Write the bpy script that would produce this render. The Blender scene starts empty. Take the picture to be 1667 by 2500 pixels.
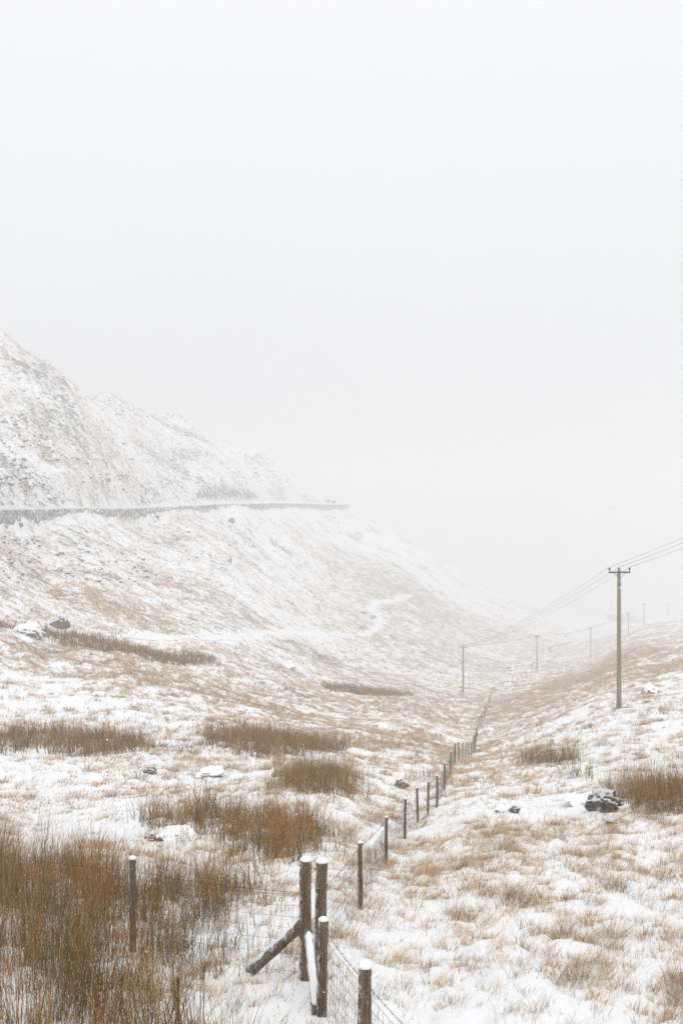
import bpy, math, random
import numpy as np
from mathutils import Vector
rng = np.random.default_rng(7)
random.seed(7)
SC = bpy.context.scene
COL = SC.collection
F = 2430.0; CX = 833.5; CY = 1250.0          # focal length and centre, in photo pixels (used to turn readings into metres)
PI = math.pi

# ------------------------------------------------------------------ noise
_perm = np.random.default_rng(3).permutation(256); _perm = np.concatenate([_perm, _perm, _perm])
_ga = np.random.default_rng(4).uniform(0, 2*PI, 256); _gx = np.cos(_ga); _gy = np.sin(_ga)
def perlin(x, y):
    x = np.asarray(x, float); y = np.asarray(y, float)
    xi = np.floor(x).astype(int); yi = np.floor(y).astype(int)
    fx = x-xi; fy = y-yi; xi &= 255; yi &= 255
    u = fx*fx*fx*(fx*(fx*6-15)+10); v = fy*fy*fy*(fy*(fy*6-15)+10)
    def g(ix, iy, dx, dy):
        h = _perm[_perm[ix & 255]+(iy & 255)]
        return _gx[h]*dx+_gy[h]*dy
    a = g(xi, yi, fx, fy); b = g(xi+1, yi, fx-1, fy); c = g(xi, yi+1, fx, fy-1); d = g(xi+1, yi+1, fx-1, fy-1)
    return ((a+(b-a)*u)*(1-v)+(c+(d-c)*u)*v)*1.5
def fbm(x, y, n=4, s=0.5):
    o = 0; a = 1.0; f = 1.0
    for i in range(n):
        o = o+a*perlin(x*f+17.3*i, y*f-9.1*i); a *= s; f *= 2.03
    return o
def sstep(a, b, x):
    t = np.clip((np.asarray(x, float)-a)/(b-a), 0, 1); return t*t*(3-2*t)

# ------------------------------------------------------------------ terrain: readings (px column : list of (row, metres))
CT = {
 -400: [(2500,9.2),(2200,14.5),(1950,26),(1850,35),(1700,48),(1530,64),(1400,82),(1300,98),(1243,106),(1100,130),(950,160),(850,180),(750,215),(850,300),(1100,600),(1290,1600)],
 0: [(2500,9.2),(2292,12.2),(2100,18.3),(1950,29),(1850,41),(1760,53),(1700,62),(1600,77),(1530,90),(1450,108),(1400,120),(1320,144),(1273,162),(1243,170),(1200,179),(1100,205),(1000,235),(920,258),(860,266),(812,281),(850,330),(1000,430),(1200,700)],
 125: [(1255,193),(1243,198),(1180,212),(1080,238),(1000,258),(935,274),(900,285),(960,340)],
 190: [(960,297),(945,306),(1000,350)],
 250: [(2500,9.2),(2292,12.2),(2100,18.3),(1950,29),(1850,42),(1760,55),(1700,66),(1640,80),(1590,95),(1530,115),(1450,143),(1350,178),(1295,205),(1262,220),(1241,228),(1150,252),(1080,275),(1020,305),(980,335),(960,365),(990,430),(1100,560),(1250,800),(1290,1600)],
 340: [(1240,255),(1000,390)],
 440: [(1013,430),(1060,392),(1060,500)],
 500: [(2500,9.3),(2340,12),(2110,18),(1950,28.5),(1850,42),(1780,54),(1700,78),(1640,100),(1590,122),(1530,150),(1450,187),(1350,232),(1290,272),(1252,298),(1232,308),(1170,335),(1110,372),(1056,420),(1080,480),(1180,640),(1300,900)],
 640: [(1228,380),(1170,420),(1125,465),(1103,505),(1140,580)],
 740: [(1228,455),(1205,500),(1188,545),(1230,640)],
 833: [(2500,9.3),(2400,10.6),(2270,13.0),(2110,18.3),(1950,28.5),(1860,44),(1800,62),(1740,98),(1700,124),(1640,175),(1560,240),(1500,285),(1450,322),(1350,400),(1290,470),(1240,550),(1231,565),(1262,680),(1320,950),(1290,1600)],
 945: [(2114,20),(1282,590),(1330,750)],
 1021:[(2007,28),(1800,75),(1740,112),(1700,150),(1660,200),(1335,575)],
 1230:[(1800,82),(1740,130),(1700,175)],
 1130:[(2110,18.5),(1950,30),(1868,50),(1836,74),(1798,97),(1760,122),(1727,152),(1698,180),(1688,193),(1640,245),(1560,330),(1470,440),(1393,530),(1430,640),(1480,900)],
 1310:[(2500,9.2),(2300,12.5),(2110,18),(1950,29),(1870,42),(1800,64),(1740,104),(1690,160),(1660,205),(1635,257),(1615,320),(1590,370),(1540,440),(1500,510),(1450,600),(1485,700),(1500,950),(1290,1600)],
 1441:[(1720,80),(1680,125),(1640,205),(1603,312),(1575,390),(1556,440),(1550,520),(1528,610),(1494,720),(1510,850)],
 1510:[(2500,9.2),(2300,12.4),(2110,17.5),(1980,24),(1900,32),(1800,48),(1728,65),(1680,92),(1640,135),(1600,205),(1570,300),(1550,390),(1531,450),(1545,560),(1522,740),(1525,900)],
 1667:[(2500,9.2),(2300,12.3),(2110,17.3),(1980,23),(1900,30),(1800,45),(1728,60),(1650,92),(1600,145),(1560,230),(1530,330),(1505,450),(1492,560),(1505,700),(1515,950),(1290,1600)],
 2050:[(2500,9.2),(2110,17),(1900,29),(1728,55),(1650,80),(1560,150),(1500,280),(1480,560),(1510,950),(1290,1600)],
}
cp = []
for x, l in CT.items():
    for py, Y in l: cp.append(((x-CX)/F, math.log(Y), -(py-CY)/F))
for x in (-400, 250, 833, 1310, 2050):
    for Y, z in ((5, -4.2), (3, -3.3)): cp.append(((x-CX)/F, math.log(Y), z/Y))
cp = np.array(cp)
US = 7.0
def _k(d2): return 0.5*d2*np.log(d2+1e-12)
A = np.stack([cp[:, 0]*US, cp[:, 1]], 1); n = len(A)
D2 = ((A[:, None]-A[None])**2).sum(-1)
M = np.zeros((n+3, n+3)); M[:n, :n] = _k(D2)+np.eye(n)*1e-3; M[:n, n] = 1; M[:n, n+1:] = A; M[n, :n] = 1; M[n+1:, :n] = A.T
W = np.linalg.solve(M, np.concatenate([cp[:, 2], [0, 0, 0]]))
def tbase(u, v):
    sh = u.shape; u = (u*US).ravel(); v = v.ravel(); out = np.empty(len(u))
    for i in range(0, len(u), 60000):
        a = u[i:i+60000, None]-A[None, :, 0]; b = v[i:i+60000, None]-A[None, :, 1]
        out[i:i+60000] = _k(a*a+b*b)@W[:n]+W[n]+W[n+1]*u[i:i+60000]+W[n+2]*v[i:i+60000]
    return out.reshape(sh)

# road line on the left hillside (column, row, metres)
ROAD = [(-1500,1225,55),(-900,1235,76),(-400,1241,107),(0,1243,170),(125,1243,198),(250,1241,228),(370,1238,264),(500,1232,308),(640,1228,380),(740,1228,455),(815,1230,525),(832,1230,552),(834,1230,572),(815,1231,588),(780,1232,598),(740,1233,604)]
RP = np.array([((x-CX)/F*Y, Y, -(py-CY)/F*Y) for x, py, Y in ROAD])
def resample(P, step):
    P = np.asarray(P, float); s = np.concatenate([[0], np.cumsum(np.linalg.norm(np.diff(P[:, :2], axis=0), axis=1))])
    q = np.linspace(0, s[-1], max(2, int(s[-1]/step)))
    R = np.stack([np.interp(q, s, P[:, k]) for k in range(P.shape[1])], 1)
    for _ in range(3):
        R[1:-1] = (R[:-2]+2*R[1:-1]+R[2:])/4
    return R
RR = resample(RP, 4.0)
def road_dist(x, y):
    """signed distance (+ = uphill, left of travel) and road height"""
    best = np.full(x.shape, 1e9); zz = np.zeros(x.shape); sg = np.zeros(x.shape)
    for a, b in zip(RR[:-1], RR[1:]):
        d = b-a; L2 = d[0]**2+d[1]**2
        t = np.clip(((x-a[0])*d[0]+(y-a[1])*d[1])/L2, 0, 1)
        dx = x-a[0]-t*d[0]; dy = y-a[1]-t*d[1]; q = dx*dx+dy*dy
        m = q < best; best = np.where(m, q, best); zz = np.where(m, a[2]+t*d[2], zz)
        sg = np.where(m, np.sign(d[0]*(y-a[1])-d[1]*(x-a[0])), sg)
    return np.sqrt(best)*sg, zz

NR, R0, R1 = 1500, 0.4, 1600.0
lr = np.linspace(math.log(R0), math.log(R1), NR)
th_d = np.linspace(-23, 23, 720)
th_c = np.concatenate([np.arange(-180, -60, 6.0), np.arange(-60, -35, 2.5), np.arange(-35, -23, 0.8)])
TH = np.radians(np.concatenate([th_c, th_d, -th_c[::-1][:-1]])); NC = len(TH)       # angle from +Y towards +X
RRg, TTg = np.meshgrid(np.exp(lr), TH, indexing='ij')
def base_height(r, th):
    ac = np.clip(th, -0.5, 0.5); u = np.tan(ac); Y = r*np.cos(ac)
    Yc = np.maximum(Y, 3.0)
    z = tbase(u, np.log(Yc))*Yc
    z = -1.6+(z+1.6)*sstep(0.6, 3.2, r)
    w = sstep(1.2, 2.2, np.abs(th)); zb = -1.7-0.0*r
    return z*(1-w)+zb*w
def detail(x, y, r, z):
    d = 0.05*perlin(x/0.42, y/0.42)*(1-sstep(35, 70, r))+.13*(np.abs(perlin(x/.45+8, y/.45))**.8-.25)*(1-sstep(60, 120, r))*sstep(-.5, .4, fbm(x/3.1, y/3.1+33, 2))
    d = d+.35*(np.abs(perlin(x/2.3+8, y/2.3))-.25)*sstep(50, 110, r)*(1-sstep(200, 330, r))
    d = d+0.03*perlin(x/0.2, y/0.2+40)*(1-sstep(14, 28, r))
    d = d+0.08*fbm(x/1.5+5, y/1.5, 2)*(1-sstep(120, 220, r))*(0.6+0.4*sstep(20, 50, r))
    d = d+(0.12+0.28*sstep(25, 90, r))*fbm(x/6.0, y/6.0+11, 3)
    d = d+0.7*sstep(60, 200, r)*fbm(x/22.0, y/22.0+3, 4)
    d = d+.9*sstep(150, 320, r)*fbm(x/48.0+9, y/48.0+3, 4)
    return d
Xg = RRg*np.sin(TTg); Yg = RRg*np.cos(TTg)
Zg = base_height(RRg, TTg)
ROCKg = np.zeros_like(Zg)
dd = detail(Xg, Yg, RRg, Zg)
far = RRg > 40
rd = np.full(Zg.shape, 99.0); rz = np.zeros(Zg.shape)
sel = far & (RRg < 700) & (Xg < 80)
rd[sel], rz[sel] = road_dist(Xg[sel], Yg[sel])
up = sel & (rd > 4) & (RRg > 120)
rg = 1-np.abs(fbm(Xg/13.0, Yg/13.0+70, 4))*1.9
crag = np.zeros_like(Zg)
def crag_at(px, Y, sx, sy, amp):
    global crag
    u = (px-CX)/F; crag = crag+amp*np.exp(-(((Xg/np.maximum(Yg, 1)-u)/(sx/F))**2)-((np.log(np.maximum(Yg, 1))-math.log(Y))/sy)**2)*(Yg > 5)
crag_at(60, 268, 75, 0.035, 1.0); crag_at(150, 282, 60, 0.05, 1.0); crag_at(-60, 262, 70, .04, .9)
crag_at(620, 440, 70, 0.06, .8); crag_at(540, 400, 50, .05, .5); crag_at(700, 480, 40, .06, .6); crag_at(40, 222, 60, .04, .45); crag_at(230, 250, 60, .03, .3)
crag_at(850, 520, 40, .05, .5); crag_at(1130, 520, 60, .04, .6); crag_at(1240, 520, 60, .05, .6)
crag = crag*(rd > 7)
dd = dd+up*(sstep(4, 30, rd)*0.5*(rg-.4)) + crag*2.2*np.clip(rg-.2, 0, 1)+crag*0.8*perlin(Xg/3.0, Yg/3.0)
# keep the road shelf flat
w = np.ones_like(Zg)
Zn = Zg+dd
wu = sstep(3.2, 7.5, rd); wd = sstep(3.3, 4.3, -rd)
w = np.where(rd > 0, wu, wd)
fadeend = 1.0
w = 1-(1-w)*fadeend
Zg = np.where(sel, rz*(1-w)+Zn*w, Zn)
# stream gully in the valley floor
STREAM = [(1296,1626),(1318,1618),(1345,1612),(1370,1596),(1335,1582),(1390,1568)]
ST = np.maximum.accumulate((Zg/np.maximum(Yg, .1))*0-9, 0)
TT = Zg/np.maximum(Yg, 0.1)
TM = np.maximum.accumulate(TT, axis=0)
def P(px, py):
    """ground point seen at a reading"""
    u = (px-CX)/F; t = -(py-CY)/F; j = np.interp(math.atan(u), TH, np.arange(NC)); j0 = int(j); f = j-j0
    i0 = int(np.searchsorted(lr, math.log(8.0)))
    col = np.maximum.accumulate((TT[i0:, j0]*(1-f)+TT[i0:, j0+1]*f))
    k = int(np.searchsorted(col, t)); k = min(max(k, 1), len(col)-1)
    a, b = col[k-1], col[k]; g = 0 if b <= a else min(max((t-a)/(b-a), 0), 1)
    r = math.exp(lr[i0+k-1]+(lr[1]-lr[0])*g); th = math.atan(u)
    x, y = r*math.sin(th), r*math.cos(th)
    return np.array([x, y, float(H(x, y))])
def H(x, y, G=None):
    G = Zg if G is None else G
    x = np.asarray(x, float); y = np.asarray(y, float)
    r = np.maximum(np.hypot(x, y), R0); th = np.arctan2(x, y)
    i = np.clip((np.log(r)-lr[0])/(lr[1]-lr[0]), 0, NR-1.001); j = np.clip(np.interp(th, TH, np.arange(NC)), 0, NC-1.001)
    i0 = i.astype(int); j0 = j.astype(int); a = i-i0; b = j-j0
    return (G[i0, j0]*(1-a)+G[i0+1, j0]*a)*(1-b)+(G[i0, j0+1]*(1-a)+G[i0+1, j0+1]*a)*b
# carve the stream
SP = resample([P(a, b) for a, b in STREAM], 4)
sd = np.full(Zg.shape, 99.0); ss = (RRg > 120) & (RRg < 700) & (Xg > 0)
q = np.full(ss.sum(), 1e9)
for a in SP: q = np.minimum(q, (Xg[ss]-a[0])**2+(Yg[ss]-a[1])**2)
sd[ss] = np.sqrt(q)
Zg = Zg-1.1*np.exp(-(sd/4.0)**2)
TT = Zg/np.maximum(Yg, 0.1)

RDg = np.where(np.abs(rd) > 98, 50.0, rd)
# ------------------------------------------------------------------ where grass stands through the snow
GAUSS = []
def gpatch(px, py, rx, ry, amp):
    c = P(px, py); hi = P(px, py-ry)
    GAUSS.append(((px-CX)/F, math.log(c[1]), rx/F, max(0.02, abs(math.log(hi[1]/c[1]))), amp))
for a in [
 (1400,2090,330,75,.42),(1150,2140,120,60,.3),(1600,2120,120,60,.3),(1250,2250,160,40,.18),(1010,2090,60,70,.3),
 (1180,1860,90,16,.6),(1060,1830,90,20,.45),(950,1800,160,25,.4),(700,1740,220,22,.35),(350,1640,350,50,.3),(150,1600,220,40,.25),
 (500,1690,300,30,.2),(900,1700,200,25,.28),(1350,1690,220,22,.5),(1280,1740,220,18,.35),(1600,1640,160,16,.5),(1500,1600,160,12,.45),(1420,1655,180,8,.5),
 (250,1470,350,26,.5),(600,1500,250,30,.35),(950,1560,150,40,.3),(1020,1470,140,50,.4),(900,1410,150,40,.3),(180,1130,300,70,.28),(330,1185,300,40,.2),(60,1190,150,25,.3),
 (380,1990,160,40,.1),(430,1870,140,30,.35),(250,1900,120,30,.2),(1250,1560,120,30,.25),(1150,1620,120,25,.3),
 (1200,1480,150,30,.2),(740,1870,140,25,.35),(820,2240,60,60,.25),(900,2180,40,60,.3),(560,2420,90,50,.15),(1000,2420,80,60,.1),
 (150,1900,220,40,-.3),(300,2010,200,50,-.35),(1300,1960,260,30,-.35),(150,1730,220,22,-.18),(200,1310,350,35,-.12),(500,1400,250,35,-.1),(900,2330,140,50,-.15),(1550,1800,150,30,-.1),(700,1250,200,20,-.05),
 (560,1120,160,60,-.1),(720,1180,120,40,-.1),(800,1310,200,50,-.08),(1130,1450,150,50,-.2),(1000,1370,120,40,-.12),(1200,2390,170,60,.18),(1400,2430,160,40,.1),(1300,2350,200,40,.06),(1500,2240,120,30,-.08),(620,2440,120,60,-.3)]: gpatch(*a)
def grassiness(x, y):
    y = np.maximum(y, 1.0); u = x/y; v = np.log(y); g = np.full(u.shape, 0.44)
    for a, b, su, sv, amp in GAUSS: g = g+amp*np.exp(-((u-a)/su)**2-((v-b)/sv)**2)
    return g
PATH = [(330,1560),(450,1556),(560,1556),(680,1548),(760,1552),(840,1548),(905,1542),(932,1522),(925,1502),(905,1488),(915,1468),(975,1460),(1000,1455)]
PL = resample([P(a, b) for a, b in PATH], 2.5)
def path_near(x, y):
    o = np.zeros(x.shape); m = (y > PL[:, 1].min()-5) & (y < PL[:, 1].max()+5) & (x > PL[:, 0].min()-5) & (x < PL[:, 0].max()+5)
    q = np.full(m.sum(), 1e9)
    for a in PL: q = np.minimum(q, (x[m]-a[0])**2+(y[m]-a[1])**2)
    o[m] = np.exp(-q/1.6); return o
def gfield(x, y):
    r = np.hypot(x, y)
    gg = grassiness(x, y); gg = np.where(gg > .5, .5+(gg-.5)*.55, gg)
    fine = np.where(r < 60, 1., np.clip(1.5-r/120, .35, 1))
    return gg+.03*sstep(25, 60, r)+.02*sstep(60, 200, r)+0.34*fbm(x/2.6+31, y/2.6, 3)+.46*fine*fbm(x/.75+3, y/.75, 2)+.16*sstep(30, 90, r)*fbm(x/12+5, y/12, 3)-1.2*path_near(x, y)
GRg = np.clip(np.where(Yg > 1, gfield(Xg, Yg)*(.62+.38*sstep(30, 110, RRg)), .3), 0, 1.2)
# wet stony ground by the stream and dark rubble below crags
ROCKg = np.clip(crag*.85*np.clip(rg+.15, 0, 1.2), 0, 1)
ROCKg = np.maximum(ROCKg, 0.42*np.exp(-(sd/4.5)**2)*(sd < 50))
bank = (rd < -5) & (RRg > 90) & sel
ROCKg = np.maximum(ROCKg, bank*sstep(-120, -50, rd)*np.clip(.42+.3*fbm(Xg/11.0+20, Yg/16.0, 4), 0, .7))
cut = np.exp(-((rd-5.5)/1.7)**2)*sstep(300, 325, Yg)*(1-sstep(385, 430, Yg))*(rd > 0)
ROCKg = np.maximum(ROCKg, cut*.8)
ROCKg = np.maximum(ROCKg, up*np.clip(.53+.2*fbm(Xg/16.0, Yg/24.0, 4), 0, .7))
ROCKg = np.maximum(ROCKg, up*sstep(0.45, 1.1, fbm(Xg/9.0+50, Yg/15.0, 3))*.75)
ROCKg = np.maximum(ROCKg, .3*((rd > -40) & (rd < -4) & (RRg > 100))*sstep(0.2, .9, fbm(Xg/7.0+50, Yg/12.0, 3)))

# ------------------------------------------------------------------ materials
def newmat(name):
    m = bpy.data.materials.new(name); m.use_nodes = True; nt = m.node_tree; nt.nodes.clear()
    o = nt.nodes.new('ShaderNodeOutputMaterial'); b = nt.nodes.new('ShaderNodeBsdfPrincipled'); nt.links.new(b.outputs[0], o.inputs[0])
    b.inputs['Roughness'].default_value = 0.85
    b.inputs['Specular IOR Level'].default_value = 0.25
    return m, nt, b
class NT:
    def __init__(s, nt): s.nt = nt; s.tc = None
    def n(s, t, **k):
        x = s.nt.nodes.new(t)
        for a, b in k.items(): setattr(x, a, b)
        return x
    def l(s, a, b): s.nt.links.new(a, b)
    def pos(s, scale=(1, 1, 1), rot=(0, 0, 0), obj=False):
        if obj: g = s.n('ShaderNodeTexCoord').outputs['Object']
        else: g = s.n('ShaderNodeNewGeometry').outputs['Position']
        mp = s.n('ShaderNodeMapping'); mp.inputs['Scale'].default_value = scale; mp.inputs['Rotation'].default_value = rot
        s.l(g, mp.inputs['Vector']); return mp.outputs[0]
    def noise(s, vec, scale, detail=4, rough=.55, dist=0):
        x = s.n('ShaderNodeTexNoise'); x.inputs['Scale'].default_value = scale; x.inputs['Detail'].default_value = detail
        x.inputs['Roughness'].default_value = rough; x.inputs['Distortion'].default_value = dist; s.l(vec, x.inputs['Vector']); return x.outputs['Fac']
    def math(s, op, a, b=None, c=None):
        x = s.n('ShaderNodeMath', operation=op)
        for i, v in enumerate((a, b, c)):
            if v is None: continue
            if isinstance(v, (int, float)): x.inputs[i].default_value = v
            else: s.l(v, x.inputs[i])
        return x.outputs[0]
    def ramp(s, fac, lo, hi, smooth=True):
        x = s.n('ShaderNodeMapRange'); x.interpolation_type = 'SMOOTHSTEP' if smooth else 'LINEAR'
        s.l(fac, x.inputs['Value'])
        for k, v in (('From Min', lo), ('From Max', hi)):
            if isinstance(v, (int, float)): x.inputs[k].default_value = v
            else: s.l(v, x.inputs[k])
        return x.outputs[0]
    def mix(s, f, a, b):
        x = s.n('ShaderNodeMix', data_type='RGBA')
        if isinstance(f, (int, float)): x.inputs[0].default_value = f
        else: s.l(f, x.inputs[0])
        for i, v in ((6, a), (7, b)):
            if isinstance(v, tuple): x.inputs[i].default_value = (*v, 1)
            else: s.l(v, x.inputs[i])
        return x.outputs[2]
    def bump(s, h, strength, dist, bsdf):
        x = s.n('ShaderNodeBump'); x.inputs['Strength'].default_value = strength; x.inputs['Distance'].default_value = dist
        s.l(h, x.inputs['Height']); s.l(x.outputs[0], bsdf.inputs['Normal'])
SNOW = (0.9, 0.905, 0.915)
def mat_ground():
    m, nt, b = newmat('snowy_ground'); N = NT(nt)
    ga = N.n('ShaderNodeAttribute', attribute_name='grass').outputs['Fac']
    ra = N.n('ShaderNodeAttribute', attribute_name='rock').outputs['Fac']
    p = N.pos(); ps = N.pos((1, .45, 1), (0, 0, -.5))
    n1 = N.noise(ps, 1.9, 8, .74)
    n2 = N.noise(p, 6.5, 6, .72); n3 = N.noise(p, .22, 5, .6); n4 = N.noise(ps, .6, 6, .7)
    mix1 = N.math('ADD', N.math('MULTIPLY', n1, .55), N.math('MULTIPLY', n2, .3)); mix1 = N.math('ADD', mix1, N.math('MULTIPLY', n4, .15))
    thr = N.math('SUBTRACT', .655, N.math('MULTIPLY', ga, .235))
    mask = N.ramp(mix1, N.math('SUBTRACT', thr, .05), N.math('ADD', thr, .07))
    c = N.mix(N.ramp(n2, .35, .65), (.46, .275, .10), (.60, .41, .20))
    c = N.mix(N.ramp(n3, .42, .62), c, (.34, .25, .17))
    c = N.mix(N.ramp(N.noise(p, 7.0, 5, .7), .53, .63), c, (.15, .10, .065))  # tuft shadows painted into the grass colour as dark brown specks
    col = N.mix(N.math('MULTIPLY', mask, .84), SNOW, c)
    # bare rock where the snow has not held
    vr = N.noise(N.pos((1, 1, 1.6)), .55, 8, .72); v2 = N.noise(p, 2.2, 6, .7)
    vv = N.math('ADD', N.math('MULTIPLY', vr, .6), N.math('MULTIPLY', v2, .4))
    rthr = N.math('SUBTRACT', .74, N.math('MULTIPLY', ra, .36))
    rm = N.ramp(vv, N.math('SUBTRACT', rthr, .03), N.math('ADD', rthr, .04))
    rc = N.mix(v2, (.05, .048, .046), (.22, .205, .19))
    rm = N.math('MULTIPLY', rm, N.ramp(ra, .02, .12))
    col = N.mix(rm, col, rc)
    N.l(col, b.inputs['Base Color'])
    h = N.math('ADD', N.math('MULTIPLY', N.noise(p, 14, 4), .25), n2)
    N.bump(h, .7, .05, b)
    b.inputs['Subsurface Weight'].default_value = 0.0
    return m
def mat_attr(name, rough=.8):
    m, nt, b = newmat(name); N = NT(nt)
    a = N.n('ShaderNodeAttribute', attribute_name='tint').outputs['Color']
    N.l(a, b.inputs['Base Color']); b.inputs['Roughness'].default_value = rough; b.inputs['Specular IOR Level'].default_value = 0.03
    return m
def mat_snow(name='snow'):
    m, nt, b = newmat(name); N = NT(nt); p = N.pos()
    b.inputs['Base Color'].default_value = (.9, .905, .915, 1)
    N.bump(N.noise(p, 60, 4), .5, .006, b); return m
def mat_wood(name, dark, light, green=None, snow=.0, scale=1.0, streak=(30, 30, 2.2)):
    m, nt, b = newmat(name); N = NT(nt)
    p = N.pos(streak, obj=True); g = N.noise(p, 1.0*scale, 6, .65, .4); q = N.pos(obj=True); g2 = N.noise(q, 2.2, 4)
    c = N.mix(N.ramp(g, .32, .68), dark, light)
    if green: c = N.mix(N.ramp(g2, .42, .66), c, green)
    crack = N.ramp(N.noise(N.pos((70, 70, 1.6), obj=True), 1.0, 3), .60, .66)
    c = N.mix(N.math('MULTIPLY', crack, .7), c, tuple(v*.35 for v in dark))
    if snow:
        s = N.ramp(N.noise(N.pos((1, 1, .6), obj=True), 90, 4, .8), .64-.1*snow, .72-.1*snow)
        s = N.math('MULTIPLY', s, N.ramp(N.noise(q, 4, 3), .42, .55))
        c = N.mix(N.math('MULTIPLY', s, .85), c, (.82, .83, .85))
        gm = N.n('ShaderNodeNewGeometry'); sx = N.n('ShaderNodeSeparateXYZ'); N.l(gm.outputs['Normal'], sx.inputs[0])
        wnd = N.math('MULTIPLY', N.ramp(sx.outputs[0], -.35, -1.0), N.ramp(N.noise(N.pos((1, 1, .5), obj=True), 26, 5, .75), .46, .58)); c = N.mix(N.math('MULTIPLY', wnd, .8), c, (.84, .85, .87))
    N.l(c, b.inputs['Base Color']); N.bump(g, .8, .01, b); return m
def mat_rock(name, lo, hi, snow_lo=.35, snow_hi=.7, sc=1.0, snow=(.95, .955, .96)):
    m, nt, b = newmat(name); N = NT(nt); q = N.pos()
    n1 = N.noise(q, 3*sc, 7, .7, .6); n2 = N.noise(q, 14*sc, 5, .7)
    c = N.mix(N.ramp(n1, .35, .65), lo, hi); c = N.mix(N.ramp(n2, .55, .7), c, tuple(v*.45 for v in lo))
    g = N.n('ShaderNodeNewGeometry'); sep = N.n('ShaderNodeSeparateXYZ'); N.l(g.outputs['Normal'], sep.inputs[0])
    nz = N.math('ADD', sep.outputs[2], N.math('MULTIPLY', N.math('SUBTRACT', N.math('ADD', N.math('MULTIPLY', n1, .6), N.math('MULTIPLY', n2, .4)), .5), 2.6))
    s = N.ramp(nz, snow_lo, snow_hi)
    c = N.mix(s, c, snow); N.l(c, b.inputs['Base Color']); N.bump(N.math('ADD', n1, n2), (.25 if name == 'snowed_rock' else 1.0), .12/sc, b); return m
def mat_plain(name, c, rough=.6, metal=0.0):
    m, nt, b = newmat(name); N = NT(nt); q = N.pos(obj=True)
    k = N.mix(N.noise(q, 20, 4), tuple(v*.7 for v in c), tuple(min(1, v*1.25) for v in c)); N.l(k, b.inputs['Base Color'])
    b.inputs['Roughness'].default_value = rough; b.inputs['Metallic'].default_value = metal; return m
M_ground = mat_ground(); M_grass = mat_attr('dry_grass'); M_snow = mat_snow()
M_post = mat_wood('weathered_post', (.035, .02, .011), (.21, .125, .065), (.13, .10, .055), snow=.6)
M_postfar = mat_wood('weathered_post_plain', (.09, .065, .045), (.22, .165, .11), snow=.3)
M_pole = mat_wood('greenish_pole', (.17, .14, .085), (.30, .25, .155), (.23, .215, .11), streak=(12, 12, .8))
M_iron = mat_plain('galvanised_wire', (.13, .125, .12), .55, .6); M_rust = mat_plain('rusty_wire', (.09, .065, .05), .7, .3)
M_cross = mat_plain('dark_steel', (.09, .055, .05), .6, .2); M_ins = mat_plain('brown_porcelain', (.055, .02, .018), .3)
M_cable = mat_plain('conductor', (.2, .2, .2), .6, .3)
M_rock = mat_rock('grey_rock', (.05, .046, .04), (.23, .21, .185), .5, .62); M_rockb = mat_rock('brown_rock', (.10, .072, .05), (.22, .165, .12))
M_rocksnow = mat_rock('snowed_rock', (.14, .13, .115), (.30, .28, .25), -.35, -.1, snow=(.96, .965, .97))
M_scree = mat_rock('scree', (.09, .084, .078), (.22, .205, .19), .35, .75, .5)
M_wall = mat_rock('dry_stone', (.09, .084, .078), (.27, .25, .235), .04, .3, .45)
M_road = mat_plain('slushy_asphalt', (.20, .20, .205), .7)
M_water = mat_plain('dark_water', (.03, .035, .038), .15)
M_bark = mat_plain('bark', (.06, .05, .045), .9)

# ------------------------------------------------------------------ mesh helpers
def meta(o, label=None, cat=None, group=None, kind=None):
    if label: o['label'] = label
    if cat: o['category'] = cat
    if group: o['group'] = group
    if kind: o['kind'] = kind
    return o
def np_mesh(name, V, faces, mat, tint=None, smooth=False, parent=None, attrs=None):
    """faces: list of (k, array) with k verts a face"""
    me = bpy.data.meshes.new(name); V = np.asarray(V, np.float32)
    loops = np.concatenate([f.ravel() for f in faces]).astype(np.int32)
    tot = np.concatenate([np.full(len(f), f.shape[1]) for f in faces]).astype(np.int32)
    st = np.concatenate([[0], np.cumsum(tot)[:-1]]).astype(np.int32)
    me.vertices.add(len(V)); me.vertices.foreach_set('co', V.ravel())
    me.loops.add(len(loops)); me.loops.foreach_set('vertex_index', loops)
    me.polygons.add(len(tot)); me.polygons.foreach_set('loop_start', st); me.polygons.foreach_set('loop_total', tot)
    if smooth: me.polygons.foreach_set('use_smooth', np.ones(len(tot), bool))
    if tint is not None:
        a = me.attributes.new('tint', 'FLOAT_COLOR', 'POINT'); c = np.ones((len(V), 4), np.float32); c[:, :3] = tint; a.data.foreach_set('color', c.ravel())
    for k, v in (attrs or {}).items():
        a = me.attributes.new(k, 'FLOAT', 'POINT'); a.data.foreach_set('value', np.asarray(v, np.float32).ravel())
    me.update(calc_edges=True); me.materials.append(mat)
    o = bpy.data.objects.new(name, me); COL.objects.link(o)
    if parent is not None: o.parent = parent
    return o
def empty(name, loc, label, cat, group=None):
    o = bpy.data.objects.new(name, None); COL.objects.link(o); o.location = loc; o.empty_display_size = .2
    return meta(o, label, cat, group)
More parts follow.
